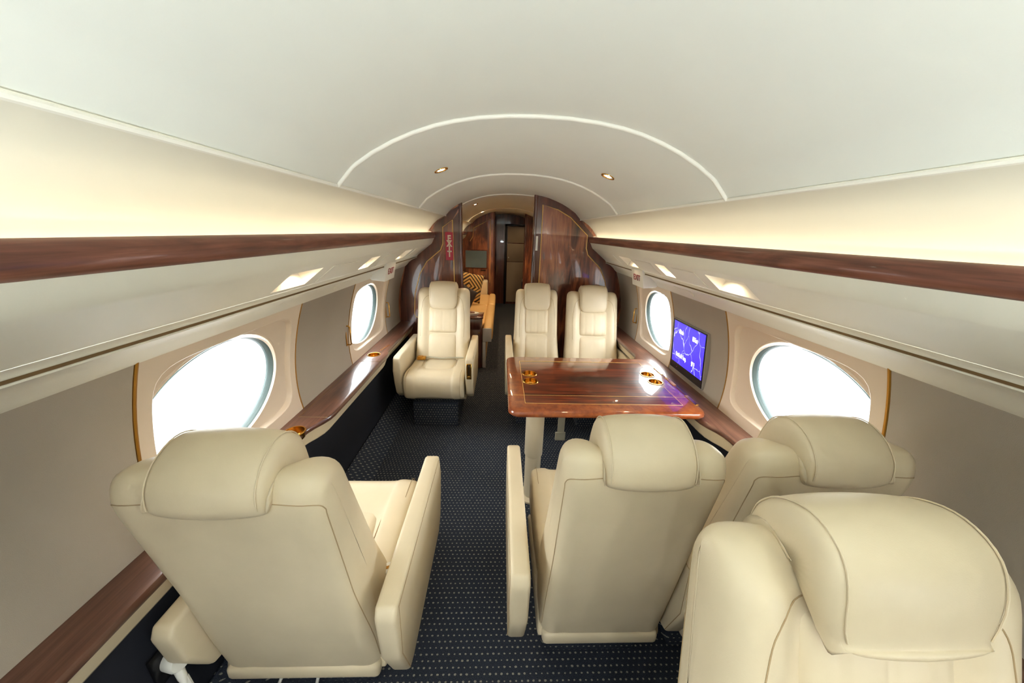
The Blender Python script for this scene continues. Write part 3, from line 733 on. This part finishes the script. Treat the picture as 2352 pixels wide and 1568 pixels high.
    for u, d in ((-1, .05), (-.985, .022), (-.95, .008), (-.88, 0), (-.66, -.004), (-.60, .002), (-.57, .006), (0, .006), (.57, .006), (.60, .002), (.66, -.004), (.88, 0), (.95, .008), (.985, .022), (1, .05)):
        rr = []
        for p in cp_:
            q = Vector(p); mid = abs(u) < .6
            dz = -.020 if (mid and -.45 < q.x < -.15 and q.y > .43) else 0
            k = (Cc-q).normalized()*d
            rr.append((u*cw, q.x+k.x, q.y+k.y+dz))
        rings.append(rr)
    vs, fs = loft(rings); subsurf(mesh('seat_cushion', vs, fs, M_LEATHER, root, angle=180), 2)
    nu = 14; vs = []
    for j in range(nu+1):
        for i in range(nu+1):
            a, b = -1+2*i/nu, -1+2*j/nu; k = max(0, (1-abs(a)**6)*(1-abs(b)**6))**.5
            vs.append((a*cw*(.60-.04*b), lerp(-.46, -.150, (b+1)/2), .424+.026*k))
    mesh('seat_pad', vs, [(j*(nu+1)+i, j*(nu+1)+i+1, (j+1)*(nu+1)+i+1, (j+1)*(nu+1)+i) for j in range(nu) for i in range(nu)], M_LEATHER, root, angle=180)
    tube('seam', [(-cw*.60, -.44, .449), (-cw*.575, -.16, .448), (-cw*.54, -.142, .450), (cw*.54, -.142, .450), (cw*.575, -.16, .448), (cw*.60, -.44, .449)], .0016, M_SEAM, root, n=6)
    for sd in (-1, 1):
        tube('seam', catmull([(sd*cw*.87, -.13, .4665), (sd*cw*.87, -.05, .469), (sd*cw*.87, .0, .4515), (sd*cw*.87, .027, .405), (sd*cw*.87, .0315, .345), (sd*cw*.87, .0155, .289)], 3), .0013, M_SEAM, root, n=6)
    # lower shell, rear skirt and carpeted pedestal
    prism('shell', [(-.55, .262), (-.10, .262), (-.08, .245), (-.12, .21), (-.54, .185), (-.57, .20)], 'x', -hwb-.002, hwb+.002, M_LEATHER, root, bev=.010, seg=3)
    from_bm('rear_skirt', box_bm(-hwb+.012, hwb-.012, -.590, -.545, .185, .238, .016, 3), M_LEATHER, root)
    from_bm('pedestal', box_bm(-.180, .180, -.50, -.055, 0, .215, .012, 2), M_CARPET, root)
    # armrests
    ao = arm_off or hwb+.003
    for sd, on in zip((-1, 1), arms):
        if not on: continue
        if isinstance(arm_off, tuple): ao = arm_off[(sd+1)//2]
        x0, x1 = sd*ao, sd*(ao+.058)
        poly = [(-.675, .570), (-.660, .600), (-.05, .605), (-.022, .592), (-.010, .50), (-.014, .40), (-.045, .30), (-.10, .248), (-.56, .232), (-.60, .245), (-.66, .40)]
        if low == sd: poly = [(a, b-.06 if b > .45 else (b+.04 if b < .3 else b)) for a, b in poly]
        arm = prism('armrest', poly, 'x', min(x0, x1), max(x0, x1), M_LEATHER, root, bev=.012, seg=3)
        xo = sd*(ao+.0585)
        if low != sd: tube('seam', [(xo, -.05, .588), (xo, -.33, .587), (xo, -.645, .584), (xo, -.650, .41), (xo, -.600, .26)], .0012, M_SEAM, arm, n=6)
        if gold and sd == gold:
            m_ = (x0+x1)/2
            from_bm('control_plate', box_bm(m_-.019, m_+.019, -.018, -.0065, .44, .565, .002, 1), M_GOLD, arm)
            from_bm('lever_slot', box_bm(m_-.004, m_+.004, -.012, -.0055, .475, .555, .001, 1), M_BLACK, arm)
            from_bm('push_button', box_bm(m_-.010, m_+.010, -.012, -.0035, .447, .465, .002, 1), M_GOLD, arm)
    if belt:
        sd = belt
        bz = .468
        tube('belt_strap', [(sd*.18, -.40, bz), (sd*.10, -.392, bz+.004), (0, -.388, bz-.004), (-sd*.10, -.392, bz+.002), (-sd*.19, -.40, bz)], .006, M_GREYBELT, root, n=6)
        bk = from_bm('buckle', box_bm(sd*.165-.036, sd*.165+.036, -.392, -.346, bz-.009, bz+.016, .004, 2), M_GOLD, root)
        from_bm('latch', box_bm(sd*.165-.012, sd*.165+.030, -.385, -.353, bz+.015, bz+.022, .002, 1), M_GOLD, bk)
    return root
PI = math.pi
make_seat('cabin_seat', (-.605, 2.40, 0), PI, 'cream leather seat facing the camera alone before the left bulkhead', belt=1, gold=-1)
make_seat('cabin_seat', (.225, 2.43, 0), PI, 'narrow cream leather seat behind the table, beside the aisle', hwt=.190, hwb=.215, arms=(0, 1), hb=.116)
make_seat('cabin_seat', (.722, 2.39, 0), PI, 'cream leather seat behind the table, beside the right wall', arms=(1, 0), hwb=.235, low=-1)
make_seat('cabin_seat', (-.690, 1.292, 0), 0, 'cream leather seat in the left foreground, its back to the camera', hwb=.245, arm_off=(.236, .276), low=-1)
make_seat('cabin_seat', (.260, 1.376, 0), 0, 'cream leather seat with its back to the camera, between aisle and table', hwt=.207, hwb=.212, arms=(1, 0), hb=.114, arm_off=.262)
make_seat('cabin_seat', (.752, 1.388, 0), 0, 'cream leather seat with its back to the camera, against the right wall', arms=(1, 0), hwb=.212, hwt=.214, arm_off=.217, hb=.112)
make_seat('cabin_seat', (.484, -.24, 0), PI, 'large cream leather seat in the bottom right corner, facing the camera', raise_h=.052, fb=.118, hwt=.245, hwb=.262, hb=.130)

# ------------------------------------------------------------------ table
TX0, TX1, TY0, TY1, TZ = -.055, .945, 1.475, 2.25, .695
tcx, tcy, thx, thy = (TX0+TX1)/2, (TY0+TY1)/2, (TX1-TX0)/2, (TY1-TY0)/2
M_TABLE = table_mat(tcx, tcy, thx, thy, .085)
tb = empty('table', (0, 0, 0), label='polished mahogany table with brass inlay between the facing right seats', cat='table')
def rr_ring(ins, z, r=.05):
    pts = []
    for (cx, cy, a0) in ((TX1-ins-r, TY1-ins-r, 0), (TX0+ins+r, TY1-ins-r, 90), (TX0+ins+r, TY0+ins+r, 180), (TX1-ins-r, TY0+ins+r, 270)):
        for k in range(7):
            a = math.radians(a0+k*15); pts.append((cx+r*math.cos(a), cy+r*math.sin(a), z))
    return pts
th = .036
vs, fs = loft([rr_ring(.020, TZ-th), rr_ring(.006, TZ-th+.003), rr_ring(0, TZ-th+.012), rr_ring(0, TZ-.014), rr_ring(.004, TZ-.005), rr_ring(.013, TZ)])
ttop = mesh('tabletop', vs, fs, M_TABLE, tb, angle=30)
CUPS = [(.085, 1.945), (.082, 1.835), (.832, 1.960), (.835, 1.850)]
cut(ttop, [revolve('cutter', [(0, -.030), (.040, -.030), (.040, .05), (0, .05)], (x, y, TZ), None, n=32) for x, y in CUPS])
for x, y in CUPS:
    h = revolve('cup_holder', [(.0388, .001), (.0388, -.022), (.035, -.027), (0, -.027)], (x, y, TZ), M_GOLD, tb, n=32)
    revolve('rim', [(.0388, .0005), (.0392, .003), (.044, .003), (.046, .0003)], (x, y, TZ), M_GOLD, h, n=32)
b = .088
IN = [(TX0+b, TY0+b), (TX1-b, TY0+b), (TX1-b, TY1-b), (TX0+b, TY1-b)]
for i in range(4):
    p, q = IN[i], IN[(i+1) % 4]
    tube('inlay_line', [(p[0], p[1], TZ-.0009), (q[0], q[1], TZ-.0009)], .0018, M_INLAY, tb, n=6)
for y in (1.655, ):
    tube('leaf_joint', [(TX0+.004, y, TZ-.0008), (TX1-.004, y, TZ-.0008)], .0015, M_INLAY, tb, n=6)
for x, y in ((.105, 1.69), (.62, 1.72)):
    pole = revolve('leg', [(0, .30), (.050, .30), (.052, .305), (.052, TZ-th-.0), (0, TZ-th)], (x, y, 0), M_LEATHER, tb, n=28)
    revolve('lower_tube', [(0, .0), (.075, .0), (.075, .012), (.046, .02), (.046, .31), (0, .31)], (x, y, 0), M_LEATHER, pole, n=28)
for y in (1.62, 1.86, 2.02):
    from_bm('hinge', box_bm(TX1-.024, TX1-.002, y-.055, y+.055, TZ-.001, TZ+.0025, .001, 1), M_GOLD, tb)
bs = empty('loose_seat_belt', (.325, 2.02, 0), label='grey seat belt hanging down under the table', cat='seat belt')
from_bm('strap', box_bm(-.024, .024, -.0015, .0015, .21, .44, .001, 1), M_GREYBELT, bs)
from_bm('tongue', box_bm(-.036, .034, -.006, .006, .17, .235, .003, 1), M_GREYBELT, bs)

# ------------------------------------------------------------------ cabin display on the right wall
za, zb, ya, yb = .690, 1.020, 1.775, 2.155
def dpt(y, z, off): return Vector((lerp(wx(.69)-.004, wx(1.02)-.008, (z-za)/(zb-za))-off, y, z))
mon = empty('monitor', dpt((ya+yb)/2, (za+zb)/2, 0), label='blue flight information screen set into the right wall', cat='screen')
oc = dpt((ya+yb)/2, (za+zb)/2, 0)
def slab(nm, y0, y1, z0, z1, o0, o1, mat, par):
    P = [dpt(y, z, o)-oc for o in (o0, o1) for y, z in ((y0, z0), (y1, z0), (y1, z1), (y0, z1))]
    return mesh(nm, P, [(0, 1, 2, 3), (4, 5, 6, 7), (0, 1, 5, 4), (1, 2, 6, 5), (2, 3, 7, 6), (3, 0, 4, 7)], mat, par, smooth=False)
slab('housing', ya-.006, yb+.006, za-.006, zb+.004, -.05, .006, M_BEZEL, mon)
slab('bezel', ya, yb, za, zb, .005, .010, M_BLACK, mon)
slab('display', ya+.006, yb-.022, za+.050, zb-.007, .009, .0115, M_SCREEN, mon)
M0 = lambda y, z: Matrix.Translation(-oc) @ frame(dpt(y, z, .0118), (0, -1, 0), dpt(y, z+.1, 0)-dpt(y, z, 0))
text('wording', 'Altitude', .040, M_SCRTXT, mon, M0(2.040, .955), sx=.42, bold=.001)
text('wording', '815 feet', .040, M_SCRTXT, mon, M0(1.880, .952), sx=.42, bold=.001)
text('wording', 'Outside Air Temp.', .040, M_SCRTXT, mon, M0(2.022, .800), sx=.42, bold=.001)
text('wording', '95\u00b0 F', .040, M_SCRTXT, mon, M0(1.880, .798), sx=.42, bold=.001)
slab('power_light', 2.062, 2.067, za+.022, za+.026, .0095, .011, M_RED, mon)

# ------------------------------------------------------------------ the cabin beyond the bulkheads
Y2 = 6.30
b2 = bulkhead('wall_far_left', -1, .225, Y2, .045, 'second mahogany partition beyond the sofa on the left',
    [[(.305, .62), (.305, 1.72), (.42, 1.655), (.60, 1.56), (.61, 1.42), (.66, 1.34)]])
b3 = bulkhead('wall_far_right', 1, .300, Y2, .045, 'second mahogany partition on the right of the far aisle',
    [[(.318, .60), (.318, 1.10), (.318, 1.72)]])
scr = empty('wall_screen', (-.545, Y2-.004, 1.035), label='grey blue switched-off screen in the far left partition', cat='screen')
from_bm('frame', box_bm(-.215, .200, -.008, .002, -.165, .165, .003, 1), M_VENEER, scr)
from_bm('glass', box_bm(-.195, .180, -.011, -.006, -.148, .148, .001, 1), plain('screen_grey', srgb(98, 118, 128), .12, var=.1, spec=.8), scr)
from_bm('control_strip', box_bm(.07, .165, -.011, -.006, -.20, -.185, .001, 1), M_BLACK, scr)
endw = empty('wall_end', kind='structure', label='dark mahogany wall at the far end of the aisle')
prism('panel', [(-1.2, -.02), (1.2, -.02), (1.2, 1.95), (-1.2, 1.95)], 'y', YB-.03, YB+.02, M_VENEER, endw)
dr = empty('door_1', (0, 0, 0), kind='structure', label='grey laminate door at the end of the aisle')
for z0, z1 in ((.05, .905), (.915, 1.285), (1.30, 1.62)):
    box('door_panel', .02, .44, YB-.062, YB-.034, z0, z1, M_GREYDOOR, dr, bev=.003)
for x in (-.012, .452): box('door_frame', x-.022, x+.022, YB-.075, YB-.033, 0, 1.66, M_BLACK, dr, bev=.003)
box('door_frame', -.03, .47, YB-.075, YB-.033, 1.63, 1.67, M_BLACK, dr, bev=.003)
revolve('door_knob', [(0, -.03), (.010, -.028), (.012, -.015), (.006, 0)], (.05, YB-.064, 1.0), M_WHITE, dr, n=12, axis=(0, 1, 0))
cn = empty('canister', (.40, YB-.20, 0), label='dark blue canister with a white lid at the end of the aisle', cat='canister')
revolve('body', [(0, 0), (.055, 0), (.058, .01), (.058, .50), (.05, .52), (0, .52)], (0, 0, 0), plain('canister_blue', srgb(24, 32, 70), .4), cn, n=20)
revolve('lid', [(.05, .515), (.05, .57), (.03, .60), (0, .60)], (0, 0, 0), M_WHITE, cn, n=20)
# cabinet beside the sofa
cb = empty('side_cabinet', (0, 0, 0), label='dark mahogany cabinet with a brass latch before the sofa', cat='cabinet')
box('carcass', -.86, -.305, 3.705, 3.95, 0, .585, M_VENEER, cb, bev=.004)
prism('cabinet_top', [(-.87, 3.69), (-.325, 3.69), (-.297, 3.705), (-.292, 3.73), (-.292, 3.96), (-.87, 3.96)], 'z', .585, .610, M_VENEER, cb, bev=.006, seg=2)
dd = box('cabinet_door', -.70, -.325, 3.697, 3.706, .04, .46, M_VENEER, cb, bev=.002)
revolve('latch', [(0, -.012), (.008, -.010), (.009, -.002), (.005, 0)], (-.335, 3.697, .43), M_GOLD, dd, n=12, axis=(0, 1, 0))
box('drawer_front', -.70, -.325, 3.697, 3.706, .47, .57, M_VENEER, cb, bev=.002)
tr = empty('tray', (-.46, 3.79, .610), label='cream oval tray standing on the side cabinet', cat='tray')
vs, fs = loft([[(a*.115*math.cos(t), a*.06*math.sin(t), z) for t in np.linspace(0, 2*PI, 25)[:-1]] for a, z in ((.9, 0), (1, .012), (1, .030), (.94, .034), (.86, .026), (.5, .025))])
mesh('body', vs, fs, M_WHITE, tr)
vs, fs = loft([[(.0+a*.07*math.cos(t), a*.035*math.sin(t), z) for t in np.linspace(0, 2*PI, 21)[:-1]] for a, z in ((1, .027), (1, .036), (.9, .040), (.4, .040))])
mesh('wood_inset', vs, fs, M_RAIL, tr)
# sofa along the left wall
sf = empty('sofa', (0, 0, 0), label='tan leather sofa along the left wall of the far cabin', cat='sofa')
def pad(nm, x0, x1, y0, y1, z0, z1, mat, par, bev=.04): return from_bm(nm, box_bm(x0, x1, y0, y1, z0, z1, bev, 4), mat, par, angle=80)
pad('base', -.88, -.272, 3.97, 6.16, .02, .31, M_SOFA, sf, .015)
box('end_panel', -.300, -.262, 3.712, 3.735, 0, .32, M_WHITE, sf, bev=.006)
box('front_panel', -.296, -.268, 3.73, 6.16, .01, .315, M_SOFA, sf, bev=.006)
pad('front_roll', -.300, -.185, 3.720, 5.03, .315, .490, M_SOFA, sf, .045)
pad('front_roll', -.300, -.185, 5.035, 5.95, .315, .490, M_SOFA, sf, .045)
box('roll_end_cap', -.298, -.196, 3.708, 3.722, .322, .482, M_WHITE, sf, bev=.006)
pad('seat_cushion', -.86, -.285, 3.975, 5.03, .31, .475, M_SOFA, sf)
pad('seat_cushion', -.86, -.285, 5.035, 5.93, .31, .475, M_SOFA, sf)
pad('back_cushion', -.925, -.76, 3.975, 5.03, .36, .93, M_SOFA, sf, .05)
pad('back_cushion', -.925, -.76, 5.035, 5.93, .36, .93, M_SOFA, sf, .05)
ar = pad('armrest', -.90, -.33, 5.93, 6.16, .30, .70, M_LEATHER, sf, .03)
box('cup_plate', -.52, -.40, 5.97, 6.05, .698, .706, M_RAIL, ar, bev=.002)
def throw(nm, c, h, rot, mat, label, thick=.07):
    n = 14; vs = []; fs = []
    for sd in (1, -1):
        for j in range(n+1):
            for i in range(n+1):
                a, b = -1+2*i/n, -1+2*j/n
                k = max(0, (1-a*a)*(1-b*b))**.45; pin = 1-.06*(1-abs(a*b))*0-.07*(abs(a)**2*(1-abs(b)**2)+abs(b)**2*(1-abs(a)**2))
                vs.append((a*h*pin, sd*thick*k, b*h*pin))
    m_ = (n+1)**2
    for o in (0, m_):
        for j in range(n):
            for i in range(n): q = o+j*(n+1)+i; fs.append((q, q+1, q+n+2, q+n+1))
    o = mesh(nm, vs, fs, mat, None, angle=180, label=label, cat='cushion')
    bm = bmesh.new(); bm.from_mesh(o.data); bmesh.ops.remove_doubles(bm, verts=bm.verts, dist=.0005); bmesh.ops.recalc_face_normals(bm, faces=bm.faces); bm.to_mesh(o.data); bm.free()
    o.location = c; o.rotation_euler = rot; return o
throw('throw_cushion', (-.585, 5.05, .735), .215, (-.35, .22, .15), M_WEAVE, 'patterned brown woven cushion standing on the far sofa')
throw('throw_cushion', (-.615, 4.32, .70), .20, (-.3, .6, .5), plain('dark_brown_velvet', srgb(40, 26, 24), .8), 'dark brown cushion lying on the far sofa, nearer than the patterned one')

# ------------------------------------------------------------------ socket, plug and cables in the lower left corner
so = empty('wall_socket', (-1.012, .662, .368), label='wall socket in the dark kick panel with a white plug', cat='socket')
from_bm('plate', box_bm(-.004, .004, -.045, .045, -.055, .055, .003, 2), M_BLACK, so)
pg = empty('plug', (-1.006, .662, .368), label='white round plug in the socket at lower left', cat='plug')
revolve('plug_body', [(0, 0), (.026, 0), (.028, .006), (.028, .036), (.024, .042), (0, .042)], (0, 0, 0), M_WHITE, pg, n=24, axis=(1, -.25, .1))
revolve('cable_exit', [(.012, 0), (.011, .03), (.007, .05), (0, .05)], (.026, -.012, -.018), M_WHITE, pg, n=14, axis=(.4, -.25, -1))
tube('cord', [(.040, -.016, -.05), (.055, -.022, -.10), (.078, -.03, -.17), (.105, -.02, -.25), (.13, .02, -.32), (.15, .07, -.356), (.20, .10, -.360)], .0085, M_WHITE, pg, n=8)
for i, (x0, x1) in enumerate(((-.785, -.845), (-.680, -.712))):
    tube('white_cable', [(x0+.01, .815, .19), (x0, .80, .15), (lerp(x0, x1, .5), .775, .08), (x1, .762, .010), (x1-.02, .70, .0065), (x1-.03, .50, .0065)], .0055, M_WHITE, None, n=8,
         label=['white cable under the left seat, nearer the wall', 'white cable under the left seat, nearer the aisle'][i], cat='cable', group='white cables')
# white belt tongue beside the near left seat cushion
bt = empty('belt_tongue', (-.455, .835, .475), .3, label='white seat belt tongue tucked beside the left foreground seat', cat='buckle')
vs = [(-.022, -.014, 0), (.022, -.014, 0), (.018, .020, .004), (-.018, .020, .004)]
from_bm('tongue_plate', box_bm(-.022, .022, -.015, .022, 0, .007, .003, 2), M_WHITE, bt)
from_bm('slot', box_bm(-.013, .013, -.003, .008, .0055, .0085, .001, 1), M_GOLDTRIM, bt)

# ------------------------------------------------------------------ photographer's lamp behind the camera, bounced off the ceiling
LP = Vector((-.08, -.66, 1.10)); aim = Vector((.08, .58, 1)).normalized()
st = empty('studio_lamp', (LP.x, LP.y, 0), label='photographer\'s lamp on a black tripod behind the camera, turned up to the ceiling', cat='lamp')
hd = LP-Vector((LP.x, LP.y, 0))
revolve('stand', [(0, .10), (.012, .10), (.012, 1.01), (0, 1.01)], (0, 0, 0), M_BLACK, st, n=12)
for k in range(3):
    a = 2*PI*k/3
    tube('leg', [(0, 0, .30), (.22*math.cos(a), .22*math.sin(a), .012)], .008, M_BLACK, st, n=8)
revolve('reflector', [(.03, -.12), (.05, -.115), (.085, -.02), (.088, 0), (.084, 0), (.046, -.105), (0, -.108)], hd, M_BLACK, st, n=28, axis=aim)
disc('diffuser', hd-aim*.03, .074, emit('studio_lamp_glow', (.9, .98, 1), 20), st, axis=aim, n=28)
lamp('glow', 'SPOT', hd+aim*.012, STUDIO_W, (.86, .975, 1), st, direction=aim, spot_size=2.05, spot_blend=.5, shadow_soft_size=.07)
